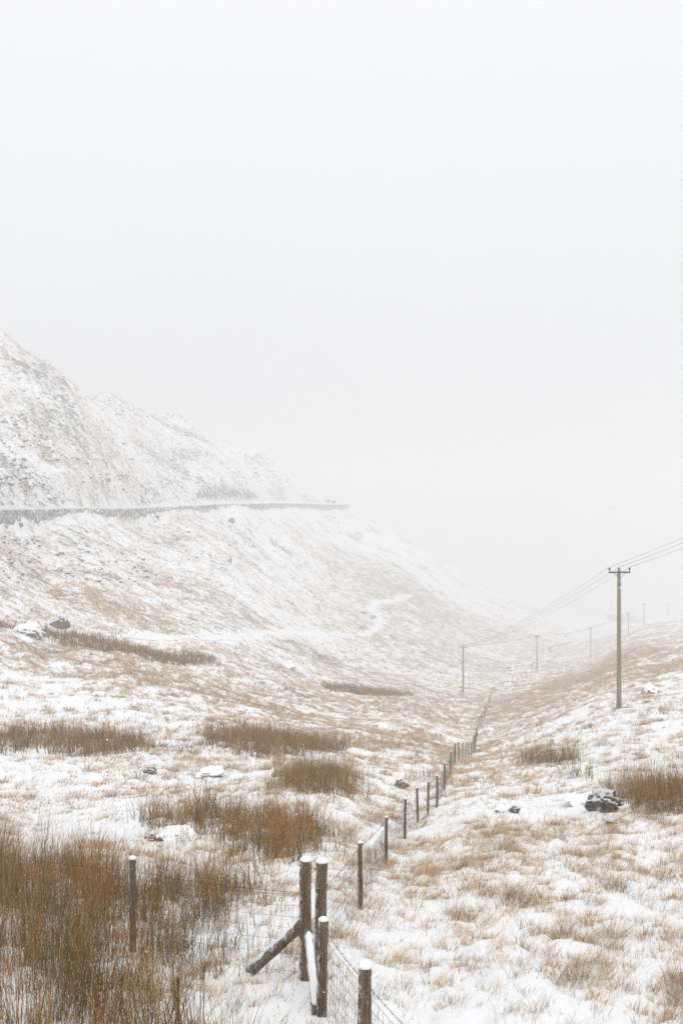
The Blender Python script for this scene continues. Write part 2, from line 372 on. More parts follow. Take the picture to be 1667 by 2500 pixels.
class MB:
    def __init__(s): s.v = []; s.f = []
    def tube(s, pts, rad, sides=8, cap=True):
        pts = [Vector(p) for p in pts]; n0 = len(s.v); rad = rad if hasattr(rad, '__len__') else [rad]*len(pts)
        d0 = (pts[-1]-pts[0]).normalized(); ref = Vector((0, 0, 1)) if abs(d0.z) < .9 else Vector((0, 1, 0))
        for i, p in enumerate(pts):
            d = (pts[min(i+1, len(pts)-1)]-pts[max(i-1, 0)])
            d = d.normalized() if d.length > 1e-9 else d0
            a = d.cross(ref).normalized(); b = a.cross(d)
            for k in range(sides):
                t = 2*PI*k/sides; s.v.append(p+(a*math.cos(t)+b*math.sin(t))*rad[i])
        for i in range(len(pts)-1):
            for k in range(sides):
                a = n0+i*sides+k; b = n0+i*sides+(k+1) % sides; s.f.append((a, b, b+sides, a+sides))
        if cap:
            s.f.append(tuple(n0+k for k in range(sides))[::-1]); s.f.append(tuple(n0+(len(pts)-1)*sides+k for k in range(sides)))
        return s
    def box(s, c, sz, R=None):
        n0 = len(s.v)
        for i in (-1, 1):
            for j in (-1, 1):
                for k in (-1, 1):
                    v = Vector((i*sz[0]/2, j*sz[1]/2, k*sz[2]/2)); v = R@v if R else v; s.v.append(Vector(c)+v)
        for q in ((0, 1, 3, 2), (4, 6, 7, 5), (0, 4, 5, 1), (2, 3, 7, 6), (0, 2, 6, 4), (1, 5, 7, 3)): s.f.append(tuple(n0+k for k in q))
        return s
    def build(s, name, mat, parent=None, smooth=False):
        me = bpy.data.meshes.new(name); me.from_pydata([tuple(v) for v in s.v], [], s.f); me.materials.append(mat)
        if smooth:
            for p in me.polygons: p.use_smooth = True
        o = bpy.data.objects.new(name, me); COL.objects.link(o)
        if parent is not None: o.parent = parent
        return o

# ------------------------------------------------------------------ ground sheet
V = np.stack([Xg, Yg, Zg], -1).reshape(-1, 3)
ii, jj = np.meshgrid(np.arange(NR-1), np.arange(NC), indexing='ij'); j2 = (jj+1) % NC
Q = np.stack([ii*NC+jj, ii*NC+j2, (ii+1)*NC+j2, (ii+1)*NC+jj], -1).reshape(-1, 4)
# triangles round the photographer's feet
V = np.concatenate([V, [[0, 0, -1.6]]]); c = len(V)-1; j = np.arange(NC); Tn = np.stack([np.full(NC, c), (j+1) % NC, j], -1)
ground = np_mesh('ground', V, [Q[:, ::-1], Tn], M_ground, smooth=True, attrs={'grass': np.append(GRg, .3), 'rock': np.append(ROCKg, 0)})
meta(ground, 'rough snow dusted moorland with tan grass showing through', kind='structure')

# ------------------------------------------------------------------ blades
def blades(Pb, az, lean, length, width, bend, cb, ct, nseg=3, rnd=None):
    """ribbons: base points, azimuth of lean, lean angle at base, extra bend, colours base/tip -> verts, faces, colours"""
    n = len(Pb); lv = nseg+1
    t = np.linspace(0, 1, lv)[None]
    ang = lean[:, None]+bend[:, None]*t
    dx = np.sin(ang); dz = np.cos(ang)
    seg = (length/nseg)[:, None]
    hx = np.concatenate([np.zeros((n, 1)), np.cumsum(dx[:, :-1]*seg, 1)], 1); hz = np.concatenate([np.zeros((n, 1)), np.cumsum(dz[:, :-1]*seg, 1)], 1)
    ca, sa = np.cos(az)[:, None], np.sin(az)[:, None]
    cx = Pb[:, 0:1]+hx*ca; cy = Pb[:, 1:2]+hx*sa; cz = Pb[:, 2:3]+hz
    wa = rng.uniform(-.9, .9, n)[:, None]; wx = np.cos(wa); wy = np.sin(wa)      # ribbons mostly broadside to the viewer's side of the field
    wd = width[:, None]*(1-.85*t**1.5)/2
    L = np.stack([cx-wx*wd, cy-wy*wd, cz], -1); R = np.stack([cx+wx*wd, cy+wy*wd, cz], -1)
    V = np.stack([L, R], 2).reshape(-1, 3)
    b = (np.arange(n)*lv*2)[:, None]+(np.arange(nseg)*2)[None]
    Q = np.stack([b, b+1, b+3, b+2], -1).reshape(-1, 4)
    C = cb[:, None, :]*(1-t[..., None])+ct[:, None, :]*t[..., None]
    C = np.repeat(C[:, :, None, :], 2, 2).reshape(-1, 3)
    return V, Q, C
class Pile:
    def __init__(s): s.V = []; s.Q = []; s.C = []; s.n = 0
    def add(s, v, q, c): s.V.append(v); s.Q.append(q+s.n); s.C.append(c); s.n += len(v)
    def build(s, name, parent=None): return np_mesh(name, np.concatenate(s.V), [np.concatenate(s.Q)], M_grass, tint=np.concatenate(s.C), parent=parent)
TAN = np.array([[.52, .29, .10], [.60, .38, .16], [.46, .23, .07], [.66, .48, .27], [.26, .14, .06], [.40, .33, .2], [.78, .75, .70], [.17, .14, .085]])
TP = np.array([.22, .18, .16, .12, .11, .07, .08, .07])
TAN = TAN*np.array([1.05, .97, .60]); TAN[6] = (.78, .76, .72)
def pick(n, pal, pr, jit=.12):
    k = rng.choice(len(pal), n, p=pr/np.sum(pr)); return pal[k]*(1+rng.normal(0, jit, (n, 1)))
def scatter(Y0, Y1, dens, um=.37):
    area = um*(Y1**2-Y0**2); n = int(area*dens)
    y = np.sqrt(rng.uniform(Y0**2, Y1**2, n)); u = rng.uniform(-um, um, n)
    return u*y, y
WIND = math.radians(20)
DARK = np.array([.08, .05, .25, .02, .3, .12, .04, .14])
def tufts(Y0, Y1, dens, nb, L, Wd, nseg, spread, k=1.0, gmin=.25, pal=TP):
    x, y = scatter(Y0, Y1, dens)
    g = gfield(x, y)+.2*fbm(x/.4+3, y/.4+9, 1)
    keep = rng.uniform(0, 1, len(x)) < np.clip((g-gmin)*1.5, 0.0, 1)*k
    rdd = np.full(len(x), 99.)
    x, y, g = x[keep], y[keep], g[keep]
    if Y1 > 100:
        rdd, _ = road_dist(x, y); kk = (np.abs(rdd) > 5.5); x, y, g = x[kk], y[kk], g[kk]
    n = len(x); m = np.maximum(3, (nb*np.clip(g+.2, .3, 1.3)*rng.uniform(.5, 1.5, n)).astype(int))
    idx = np.repeat(np.arange(n), m); N = len(idx)
    base = pick(n, TAN, pal); bs = rng.uniform(.6, 1.3, n)
    a = rng.uniform(0, 2*PI, N); rr = spread*bs[idx]*np.sqrt(rng.uniform(0, 1, N))
    px = x[idx]+rr*np.cos(a); py = y[idx]+rr*np.sin(a); pz = H(px, py)-.01
    az = a+rng.normal(0, .5, N); lean = rng.uniform(.1, .75, N)*(rr/spread+.4)
    tw = rng.uniform(0, 1, N) < .35; az = np.where(tw, WIND+rng.normal(0, .4, N), az)
    ln = L*bs[idx]*rng.uniform(.5, 1.25, N); wd = Wd*rng.uniform(.6, 1.3, N)
    col = base[idx]*.65+pick(N, TAN, pal, .15)*.35
    fr = (rng.uniform(0, 1, N) < .14)[:, None]; col = np.where(fr, np.array([[.78, .77, .75]]), col)
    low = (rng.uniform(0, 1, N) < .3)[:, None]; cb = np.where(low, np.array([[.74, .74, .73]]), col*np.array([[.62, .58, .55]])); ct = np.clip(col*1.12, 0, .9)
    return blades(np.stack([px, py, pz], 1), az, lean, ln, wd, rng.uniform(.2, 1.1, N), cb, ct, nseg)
def stubble(Y0, Y1, dens):
    x, y = scatter(Y0, Y1, dens)
    g = gfield(x, y)+.5*fbm(x/.35+3, y/.35, 2)
    k = rng.uniform(0, 1, len(x)) < np.clip((g-.2)*.9, 0.04, .75); x, y = x[k], y[k]; n = len(x)
    col = pick(n, TAN, TP, .2); az = WIND+2.2*fbm(x/.8, y/.8, 2)+rng.normal(0, .7, n)
    return blades(np.stack([x, y, H(x, y)-.005], 1), az, rng.uniform(.2, 1.2, n), rng.uniform(.04, .12, n), .0045*(1+y/22), rng.uniform(0, .6, n), col*.8, col, 1)
pile = Pile()
pile.add(*tufts(7, 14, 24, 40, .18, .0042, 3, .10, gmin=.14))
pile.add(*tufts(14, 26, 19, 28, .20, .006, 3, .12, gmin=.17))
pile.add(*tufts(26, 50, 12, 16, .22, .011, 2, .15, gmin=.18))
pile.add(*tufts(50, 100, 7, 10, .26, .021, 2, .2, gmin=.15))
pile.add(*tufts(7, 30, 1.6, 120, .30, .0050, 3, .17, gmin=.42, pal=DARK)); pile.add(*tufts(30, 90, .9, 40, .36, .016, 2, .26, gmin=.42, pal=DARK))
pile.add(*stubble(7, 34, 380))
near_grass = pile.build('grass'); meta(near_grass, 'dry tan grass poking through the snow of the field', kind='stuff')
pile = Pile()
pile.add(*tufts(100, 200, 4.5, 7, .30, .045, 1, .3, k=1, gmin=.1))
pile.add(*tufts(200, 420, 1.3, 5, .42, .09, 1, .5, k=.9, gmin=.1))
far_grass = pile.build('grass'); meta(far_grass, 'pale brown grass speckling the distant slopes', kind='stuff')

# ------------------------------------------------------------------ rushes
RUST = np.array([[.42, .19, .045], [.34, .155, .04], [.50, .27, .08], [.22, .12, .045], [.24, .18, .065], [.56, .39, .19]])
RUST = RUST*np.array([.94, .76, .30]); RUSTP = np.array([.28, .22, .18, .14, .1, .08])
OLIVE = np.array([[.12, .12, .07], [.17, .15, .085], [.09, .085, .06], [.30, .22, .12], [.2, .2, .13]]); OLIVEP = np.array([.3, .25, .2, .15, .1])
OLIVE = OLIVE*np.array([.8, .78, .5])
def inpoly(x, y, poly):
    c = np.zeros(x.shape, bool); k = len(poly); j = k-1
    for i in range(k):
        xi, yi = poly[i]; xj, yj = poly[j]
        c ^= ((yi > y) != (yj > y)) & (x < (xj-xi)*(y-yi)/(yj-yi+1e-12)+xi); j = i
    return c
def rushes(label, poly, dens, h, wd, olive=.2, edge=.35, group='clumps of rushes in the snowy field', nseg=4, clump=.8, tall=0.0, name='rush_clump'):
    W_ = [P(a, b)[:2] for a, b in poly]; W_ = np.array(W_); lo = W_.min(0)-.6; hi = W_.max(0)+.6
    area = np.prod(hi-lo); n = int(area*dens)
    x = rng.uniform(lo[0], hi[0], n); y = rng.uniform(lo[1], hi[1], n)
    gx, gy = rng.normal(0, .45*edge, (2, n)); jx = x+gx+edge*fbm(x*1.3/edge*.5+9, y*1.3/edge*.5, 2)*1.8; jy = y+gy+edge*fbm(x*1.3/edge*.5-9, y*1.3/edge*.5+5, 2)*1.8
    ins = inpoly(jx, jy, W_)
    cl = fbm(x/.55*(.9/h)+3, y/.55*(.9/h), 2)
    keep = ins & (rng.uniform(0, 1, n) < np.clip(.62+clump*cl*1.6, .03, 1))
    x, y, cl = x[keep], y[keep], cl[keep]; n = len(x)
    z = H(x, y)-.02
    ol = np.clip(olive+.55*fbm(x/1.3+77, y/1.3, 2), 0, 1); io = rng.uniform(0, 1, n) < ol
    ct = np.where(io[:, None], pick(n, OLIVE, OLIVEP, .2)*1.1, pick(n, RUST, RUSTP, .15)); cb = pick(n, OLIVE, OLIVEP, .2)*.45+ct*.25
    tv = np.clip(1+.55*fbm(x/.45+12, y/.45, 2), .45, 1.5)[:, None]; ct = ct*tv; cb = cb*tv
    ct[rng.uniform(0, 1, n) < .10] = (.62, .46, .25)
    az = 2*PI*fbm(x/.9, y/.9+60, 2)+rng.normal(0, .9, n)
    hh = h*np.clip(.8+.45*cl+.4*fbm(x/(.8*edge+.3)+40, y/(.8*edge+.3), 2), .3, 1.3)*rng.uniform(.4, 1.15, n)
    brk = rng.uniform(0, 1, n) < .12; lean = np.abs(rng.normal(.05, .24, n))+brk*rng.uniform(.3, 1.1, n); bn = rng.uniform(-.1, .6, n)
    w = wd*rng.uniform(.7, 1.3, n)
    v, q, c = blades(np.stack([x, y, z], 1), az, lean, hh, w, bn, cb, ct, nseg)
    cen = np.array([x.mean(), y.mean(), 0]); cen[2] = H(cen[0], cen[1])
    o = np_mesh(name, v-cen, [q], M_grass, tint=c); o.location = cen
    return meta(o, label, 'rushes', group)
rushes('large tall bed of rust brown rushes filling the bottom left corner', [(-260,2110),(60,2120),(225,2125),(285,2200),(330,2330),(420,2450),(440,2620),(-260,2700)], 720, .92, .0052, .34, .5, name='rush_bed', clump=1.5)
rushes('rust brown rush clump standing just right of the lone left fence post', [(350,2190),(470,2150),(600,2155),(640,2225),(530,2262),(370,2275)], 620, .85, .0055, .22, .3, clump=1.2)
rushes('sparse dark green rushes bending over snow left of the diagonal brace', [(330,2290),(480,2250),(600,2260),(600,2350),(500,2420),(380,2400)], 260, .55, .005, .9, .35, clump=1.1)
rushes('sparse dark rushes in front of the lone left fence post', [(235,2160),(320,2120),(350,2200),(360,2330),(290,2330),(250,2250)], 300, .6, .005, .7, .25)
rushes('long rusty rush clump across the middle of the white left field', [(365,2000),(480,1985),(640,2000),(800,2020),(800,2075),(690,2120),(590,2100),(540,2045),(380,2035)], 420, .85, .0075, .12, .4)
rushes('round brown rush clump left of the small brown rock', [(690,1895),(780,1880),(850,1892),(868,1925),(790,1946),(700,1936)], 330, .85, .009, .3, .4)
rushes('dark rust rush bed at the left edge behind the white hummocks', [(-120,1800),(60,1786),(180,1786),(340,1812),(355,1832),(240,1850),(170,1846),(120,1828),(-120,1832)], 150, .95, .018, .22, .6, name='rush_bed')
rushes('rust brown rush bed in the middle field, right of the left edge bed', [(490,1788),(620,1784),(740,1804),(835,1820),(800,1840),(650,1854),(590,1838),(540,1812)], 150, .95, .018, .18, .6, name='rush_bed')
rushes('thin pale rushes in the gap between the two long rush beds', [(350,1820),(480,1800),(560,1825),(560,1842),(360,1842)], 14, .7, .016, .6, .8)
rushes('dark narrow rush clump below the tall power pole', [(1278,1850),(1395,1850),(1398,1870),(1288,1870)], 170, 1.0, .014, .45, .4)
rushes('small olive rush tuft between the two right hand rush clumps', [(1385,1893),(1440,1893),(1440,1908),(1385,1908)], 90, .75, .012, .8, .3)
rushes('big rust orange rush clump right of the dark boulder', [(1500,1938),(1570,1922),(1700,1932),(1720,1990),(1600,1996),(1545,1975)], 430, .95, .0085, .15, .35)
rushes('long dark brown band of rushes running down the left slope', [(-60,1516),(60,1528),(120,1544),(270,1572),(430,1602),(520,1608),(528,1624),(430,1626),(270,1592),(120,1562),(60,1540),(-60,1528)], 55, 1.0, .045, .35, .35, name='rush_band', nseg=2)
rushes('flat brown rush band beside the short far power pole', [(790,1677),(880,1682),(1010,1694),(1000,1702),(880,1698),(800,1688)], 40, 1.1, .05, .35, .5, nseg=2, name='rush_band')
rushes('thin bare rushes at the bottom right corner', [(1560,2500),(1620,2420),(1760,2380),(1800,2560),(1600,2600)], 60, .6, .0045, .45, .2)
rushes('brown rushes against the wire fence by the fourth gap', [(990,1898),(1085,1898),(1085,1915),(1000,1922)], 60, .6, .011, .3, .4)
rushes('faint brown rush patch far up the middle field', [(820,1812),(900,1806),(960,1812),(940,1822),(850,1825)], 28, .6, .018, .3, .8)

# ------------------------------------------------------------------ rocks
import bmesh
def rock_obj(name, loc, size, mat, seed, flat=.0, sub=4, rough=.22, rot=0.0):
    bm = bmesh.new(); bmesh.ops.create_icosphere(bm, subdivisions=sub, radius=1)
    co = np.array([v.co[:] for v in bm.verts]); s = seed*13.7
    r_ = np.random.default_rng(seed)
    for _ in range(9):                      # chop with planes for angular faces
        nrm = r_.normal(0, 1, 3); nrm /= np.linalg.norm(nrm); dpl = r_.uniform(.62, .9)
        k = co@nrm; co = co-np.outer(np.maximum(0, k-dpl), nrm)
    k = fbm(co[:, 0]*1.3+s, co[:, 1]*1.3+co[:, 2]*1.1, 4)*rough+fbm(co[:, 0]*5+s, co[:, 1]*4+co[:, 2]*5, 2)*rough*.25
    co = co*(1+k)[:, None]
    co = co*np.array(size)/2
    c, s_ = math.cos(rot), math.sin(rot); co = np.stack([co[:, 0]*c-co[:, 1]*s_, co[:, 0]*s_+co[:, 1]*c, co[:, 2]], 1)
    for v, q in zip(bm.verts, co): v.co = q
    me = bpy.data.meshes.new(name); bm.to_mesh(me); bm.free(); me.materials.append(mat)
    o = bpy.data.objects.new(name, me); COL.objects.link(o); o.location = loc; return o
M_cap = mat_snow('snow_crust'); M_cap.node_tree.nodes['Principled BSDF'].inputs['Base Color'].default_value = (.95, .955, .96, 1)
def rock_px(name, px, py, wpx, hpx, mat, seed, label, depth=.8, group='boulders in the snow', rot=0., sub=4, rough=.22):
    p = P(px, py); k = p[1]/F; w_, h_ = wpx*k, hpx*k
    o = rock_obj(name, (p[0], p[1]+w_*depth*.3, p[2]+h_*(.22 if mat is not M_rocksnow else .12)), (w_*1.1, w_*depth*(1 if mat is not M_rocksnow else 1.5), h_*(1.45 if mat is not M_rocksnow else 1.75)), mat, seed, sub=sub, rough=rough, rot=rot)
    return meta(o, label, 'rock', group)
rock_px('boulder', 1480, 1985, 88, 48, M_rock, 5, 'dark jagged boulder dusted with snow left of the orange rush clump', rough=.34)
rock_px('flat_rock', 1495, 2010, 44, 12, M_rock, 8, 'low flat rock just in front of the dark jagged boulder')
rock_px('boulder', 1408, 1962, 60, 18, M_rocksnow, 9, 'white snow covered boulder left of the dark jagged one')
rock_px('rock', 1255, 1985, 26, 16, M_rock, 12, 'small dark rock breaking the snow in the right field')
rock_px('rock', 1225, 1982, 30, 16, M_rocksnow, 14, 'snow capped rock left of the small dark rock')
rock_px('rock', 979, 1925, 36, 22, M_rockb, 15, 'brown mossy rock left of the wire fence')
rock_px('rock', 368, 1890, 34, 18, M_rockb, 17, 'brown edged rock on the left field among hummocks')
rock_px('boulder', 230, 1912, 40, 22, M_rocksnow, 19, 'rounded white boulder on the left field')
rock_px('boulder', 515, 1898, 66, 24, M_rocksnow, 20, 'wide snow covered boulder above the long rush clump')
rock_px('rock', 365, 2052, 24, 16, M_rockb, 22, 'small brown stone poking from the snow mound')
rock_px('boulder', 430, 2050, 100, 26, M_rocksnow, 23, 'long snow mound of stone above the left rush clump')
rock_px('boulder', 70, 1550, 76, 28, M_rocksnow, 25, 'broad white topped boulder at the start of the rush band')
rock_px('boulder', 142, 1534, 56, 34, M_rock, 27, 'dark square boulder with a snowy top on the left slope', rough=.14)
rock_px('boulder', 700, 1630, 34, 20, M_rocksnow, 28, 'small snowy boulder at the end of the rush band')
rock_px('boulder', 1588, 1692, 42, 24, M_rocksnow, 31, 'white boulder right of the tall power pole')
rock_px('rock', 246, 1834, 22, 10, M_rocksnow, 32, 'small white rock in front of the left rush bed')
rock_px('boulder', -4, 1912, 30, 36, M_rocksnow, 33, 'white boulder cut by the left edge of the picture')
rock_px('rock', 885, 1497, 22, 9, M_scree, 34, 'dark slab beside the winding snowy path')
rock_px('rock', 908, 1508, 14, 9, M_scree, 35, 'dark stone in the bend of the snowy path')
rock_px('rock', 380, 1263, 16, 9, M_scree, 36, 'dark rock right under the stone wall')
rock_px('rock', 565, 1276, 16, 14, M_scree, 37, 'dark round rock far below the road')
rock_px('rock', 48, 1282, 20, 9, M_scree, 38, 'brown dark rock below the wall near the left edge')
rock_px('rock', 758, 1458, 20, 8, M_rocksnow, 39, 'flat snowy stone on the middle of the slope')
rock_px('rock', 118, 1216, 18, 9, M_rocksnow, 40, 'white boulder on the bank above the road')
rock_px('rock', 262, 1174, 18, 9, M_scree, 41, 'lone dark boulder high above the road')
rock_px('rock', 145, 1394, 14, 9, M_scree, 42, 'dark pointed stone low on the left slope')
rock_px('rock', 560, 1372, 12, 8, M_scree, 43, 'dark stone halfway up the slope below the road')
# scattered stones nobody would count
def scree(n, boxes, label, smin, smax):
    bm = bmesh.new(); bmesh.ops.create_icosphere(bm, subdivisions=1, radius=.5); bv = np.array([v.co[:] for v in bm.verts]); bf = np.array([[v.index for v in f.verts] for f in bm.faces]); bm.free()
    Vs, Fs = [], []; k0 = 0
    for i in range(n):
        bx = boxes[i % len(boxes)]; px, py = rng.uniform(bx[0], bx[1]), rng.uniform(bx[2], bx[3])
        p = P(px, py)
        if float(fbm(p[0]/14.0+60, p[1]/20.0, 3)) < -.02+.5*rng.uniform()-.15: continue
        if abs(float(H(p[0], p[1], RDg))) < 6: continue
        s = smin+(smax-smin)*rng.uniform()**7
        a = rng.uniform(0, 2*PI); v = bv*(1+rng.normal(0, .25, (len(bv), 1)))*np.array([1.3, 1, .75])*s*rng.uniform(.7, 1.3, 3)
        v = np.stack([v[:, 0]*math.cos(a)-v[:, 1]*math.sin(a), v[:, 0]*math.sin(a)+v[:, 1]*math.cos(a), v[:, 2]], 1)+p+[0, 0, .1*s]
        Vs.append(v); Fs.append(bf+k0); k0 += len(v)
    o = np_mesh('scree', np.concatenate(Vs), [np.concatenate(Fs)], M_scree); meta(o, label, kind='stuff')
scree(8000, [(-60, 500, 950, 1240), (-60, 350, 1060, 1240), (200, 760, 1120, 1235), (-60, 200, 1000, 1200), (480, 740, 1120, 1225)], 'scattered dark stones on the hillside above the road', .15, 1.1)
scree(5200, [(-60, 300, 1270, 1440), (0, 500, 1265, 1420), (300, 900, 1280, 1470), (800, 1300, 1380, 1540), (-60, 500, 1280, 1380), (800, 1050, 1300, 1440)], 'scattered dark stones on the slope below the road', .10, .8)
scree(260, [(1290, 1400, 1560, 1625), (1240, 1340, 1600, 1650), (1310, 1420, 1540, 1600)], 'dark stones along the stream bed', .3, 1.5)

# ------------------------------------------------------------------ road, wall, path, stream
def strip(name, line, half, lift, mat, label, z=None, wob=0):
    L = np.asarray(line); T = np.gradient(L[:, :2], axis=0); T /= np.linalg.norm(T, axis=1)[:, None]; Nn = np.stack([-T[:, 1], T[:, 0]], 1)
    Vv = []
    for k, s in enumerate((-1, -.5, 0, .5, 1)):
        hw = half*(1+wob*fbm(L[:, 0]/5+k, L[:, 1]/5, 2)); xy = L[:, :2]+Nn*(hw*s)[:, None]
        zz = H(xy[:, 0], xy[:, 1])+lift if z is None else L[:, 2]+lift
        Vv.append(np.concatenate([xy, np.asarray(zz)[:, None]], 1))
    Vv = np.stack(Vv, 1); m = len(L)
    V = Vv.reshape(-1, 3); i, j = np.meshgrid(np.arange(m-1), np.arange(4), indexing='ij')
    Q = np.stack([i*5+j, (i+1)*5+j, (i+1)*5+j+1, i*5+j+1], -1).reshape(-1, 4)[:, ::-1]
    o = np_mesh(name, V, [Q], mat, smooth=True); return meta(o, label, kind='structure')
half = np.full(len(RR), 2.7)
RRs = RR; strip('road', RRs, half[:len(RRs)], .05, M_road, 'wet slushy road cut along the left hillside', z=1)
# stone wall holding up the valley side of the road
R2 = resample(RP[2:], 1.2); T = np.gradient(R2[:, :2], axis=0); T /= np.linalg.norm(T, axis=1)[:, None]; Nn = np.stack([T[:, 1], -T[:, 0]], 1)
hts = np.interp(R2[:, 1], [100, 400, 480, 600], [.8, .6, .1, .0])+.12*fbm(R2[:, 1]/6, R2[:, 0], 3)
top = R2[:, 2]+hts*.45; P1 = R2[:, :2]+Nn*3.75; P0 = R2[:, :2]+Nn*3.15
bot = H(P1[:, 0]+Nn[:, 0]*.8, P1[:, 1]+Nn[:, 1]*.8)-.4
rows = 9; Vv = []
for k in range(rows):
    f = k/(rows-1); zz = bot*(1-f)+top*f; out = .35*(1-f)+.14*perlin(R2[:, 1]/1.7+k*7.3, R2[:, 0]+k*3.1)
    Vv.append(np.stack([P1[:, 0]+Nn[:, 0]*out, P1[:, 1]+Nn[:, 1]*out, zz+(.08*perlin(R2[:, 1]/2.0, R2[:, 0]/2) if k == rows-1 else 0)], 1))
Vv.append(np.stack([P0[:, 0], P0[:, 1], top+.02], 1)); Vv.append(np.stack([P0[:, 0], P0[:, 1], R2[:, 2]-.3], 1))
Vv = np.stack(Vv, 1); m = len(R2); kk = rows+2; i, j = np.meshgrid(np.arange(m-1), np.arange(kk-1), indexing='ij')
Q = np.stack([i*kk+j, (i+1)*kk+j, (i+1)*kk+j+1, i*kk+j+1], -1).reshape(-1, 4)
wl = np_mesh('stone_wall', Vv.reshape(-1, 3), [Q], M_wall); meta(wl, 'dark rubble stone wall holding up the hillside road', 'stone wall')
strip('path', PL, np.full(len(PL), .65), .05, M_snow, 'snow filled footpath winding over the slope', wob=.8)
SPp = resample([P(a, b) for a, b in STREAM], 3)
strip('stream', SPp, np.full(len(SPp), .35), .1, M_water, 'thin dark stream at the bottom of the valley', wob=.9)

# ------------------------------------------------------------------ fences
def post_mesh(h, r, seed, sides=14, rows=9, below=.25):
    r_ = np.random.default_rng(seed); mb = MB(); pts, rad = [], []
    bx, by = r_.normal(0, .006, 2)
    for k in range(rows):
        f = k/(rows-1); pts.append((bx*math.sin(f*3), by*math.sin(f*2.3), -below+(h+below)*f)); rad.append(r*(1.04-.07*f)*(1+r_.normal(0, .022)))
    pts.append((bx*math.sin(3), by*math.sin(2.3), h+r*.08)); rad.append(rad[-1]*.93)
    mb.tube(pts, rad, sides)
    mb.v = [Vector((v.x*(1+.04*math.sin(3*math.atan2(v.y, v.x)+seed)), v.y*(1+.04*math.cos(2*math.atan2(v.y, v.x)+seed)), v.z)) for v in mb.v]
    return mb
def cap_mesh(r, z, th):
    mb = MB(); rad = []; pts = []
    for f in (0, .25, .55, .8, .95, 1): pts.append((0, 0, z+th*f)); rad.append(r*1.05*math.sqrt(max(.02, 1-f*f))*(1+.05*math.sin(f*9)))
    rad[0] = r*.97; rad[1] = r*1.08
    return mb.tube(pts, rad, 14)
def add_post(fence, loc, h, r, seed, tilt=(0, 0), mat=None, cap=.045, name='post', far=False, label=None):
    ox, oy, oz = fence.location
    o = post_mesh(h, r, seed, 6 if far else 14, 3 if far else 10).build(name, mat or (M_postfar if far else M_post), fence, smooth=not far)
    o.location = (loc[0]-ox, loc[1]-oy, loc[2]-oz); o.rotation_euler = (tilt[0], tilt[1], random.uniform(0, 6) if not far else 0)
    if label: o['label'] = label
    if cap:
        if not far and r > .045:      # wire wound round the post
            wm = MB()
            for q in (.28, .5, .74, .93): wm.tube([((r*1.06)*math.cos(t*PI/6), (r*1.06)*math.sin(t*PI/6), h*q+.004*t*(1 if q > .6 else -1)) for t in range(14)], .0022, 4, False)
            wm.build('wire_tie', M_iron, o)
        c = cap_mesh(r, h+r*.06, cap).build('snow_cap', M_snow, o, smooth=True)
    R = o.rotation_euler.to_matrix()
    return o, Vector(loc)+R@Vector((0, 0, h))
def netting(fence, A, B, hA, hB, nh, dv, rad, sag=.02, name='wire_netting', mb=None):
    o = Vector(fence.location); A = Vector(A)-o; B = Vector(B)-o; L = (B-A).length; mb = mb or MB()
    r_ = random.Random(int(A.x*100))
    def pt(f, g):
        b = A.lerp(B, f); h = (hA*(1-f)+hB*f)*g
        return b+Vector((.01*math.sin(f*23+g*5), .015*math.sin(f*17+g*9), .06+h-sag*math.sin(PI*f)+.008*math.sin(f*31+g*7)))
    seg = max(2, min(10, int(L/.4)))
    for k in range(nh):
        g = (k/(nh-1))**.85; mb.tube([pt(i/seg, g) for i in range(seg+1)], rad, 3, False)
    m = int(L/dv)
    for i in range(1, m):
        f = i/m; j = r_.uniform(-.004, .004); mb.tube([pt(f+j*(q % 2), q/3) for q in range(4)], rad, 3, False)
    return mb
def barbed(fence, A, B, rad, mb, barbs=True, sag=.03, gap=.11):
    o = Vector(fence.location); A = Vector(A)-o; B = Vector(B)-o; L = (B-A).length; seg = max(3, int(L/.3))
    pp = [A.lerp(B, i/seg)-Vector((0, 0, sag*math.sin(PI*i/seg))) for i in range(seg+1)]
    if barbs:   # two twisted strands
        n = max(8, int(L/.02))
        for ph in (0, PI):
            q = []
            for i in range(n+1):
                f = i/n; b = A.lerp(B, f)-Vector((0, 0, sag*math.sin(PI*f))); t = f*L/.09*2*PI+ph
                q.append(b+Vector((math.cos(t)*rad*.8, 0, math.sin(t)*rad*.8)))
            mb.tube(q, rad*.7, 3, False)
        r_ = random.Random(4)
        for i in range(1, int(L/gap)):
            f = i*gap/L; b = A.lerp(B, f)-Vector((0, 0, sag*math.sin(PI*f)))
            for q in range(2):
                d = Vector((r_.uniform(-1, 1), r_.uniform(-1, 1), r_.uniform(-1, 1))).normalized()*.016
                mb.tube([b-d, b+d], rad*.6, 3, False)
    else: mb.tube(pp, rad, 3, False)
    return mb
def gz(x, y): return float(H(x, y))
f_ = lambda px, py: P(px, py)
def at(px, py, Y): return np.array([(px-CX)/F*Y, Y, -(py-CY)/F*Y])
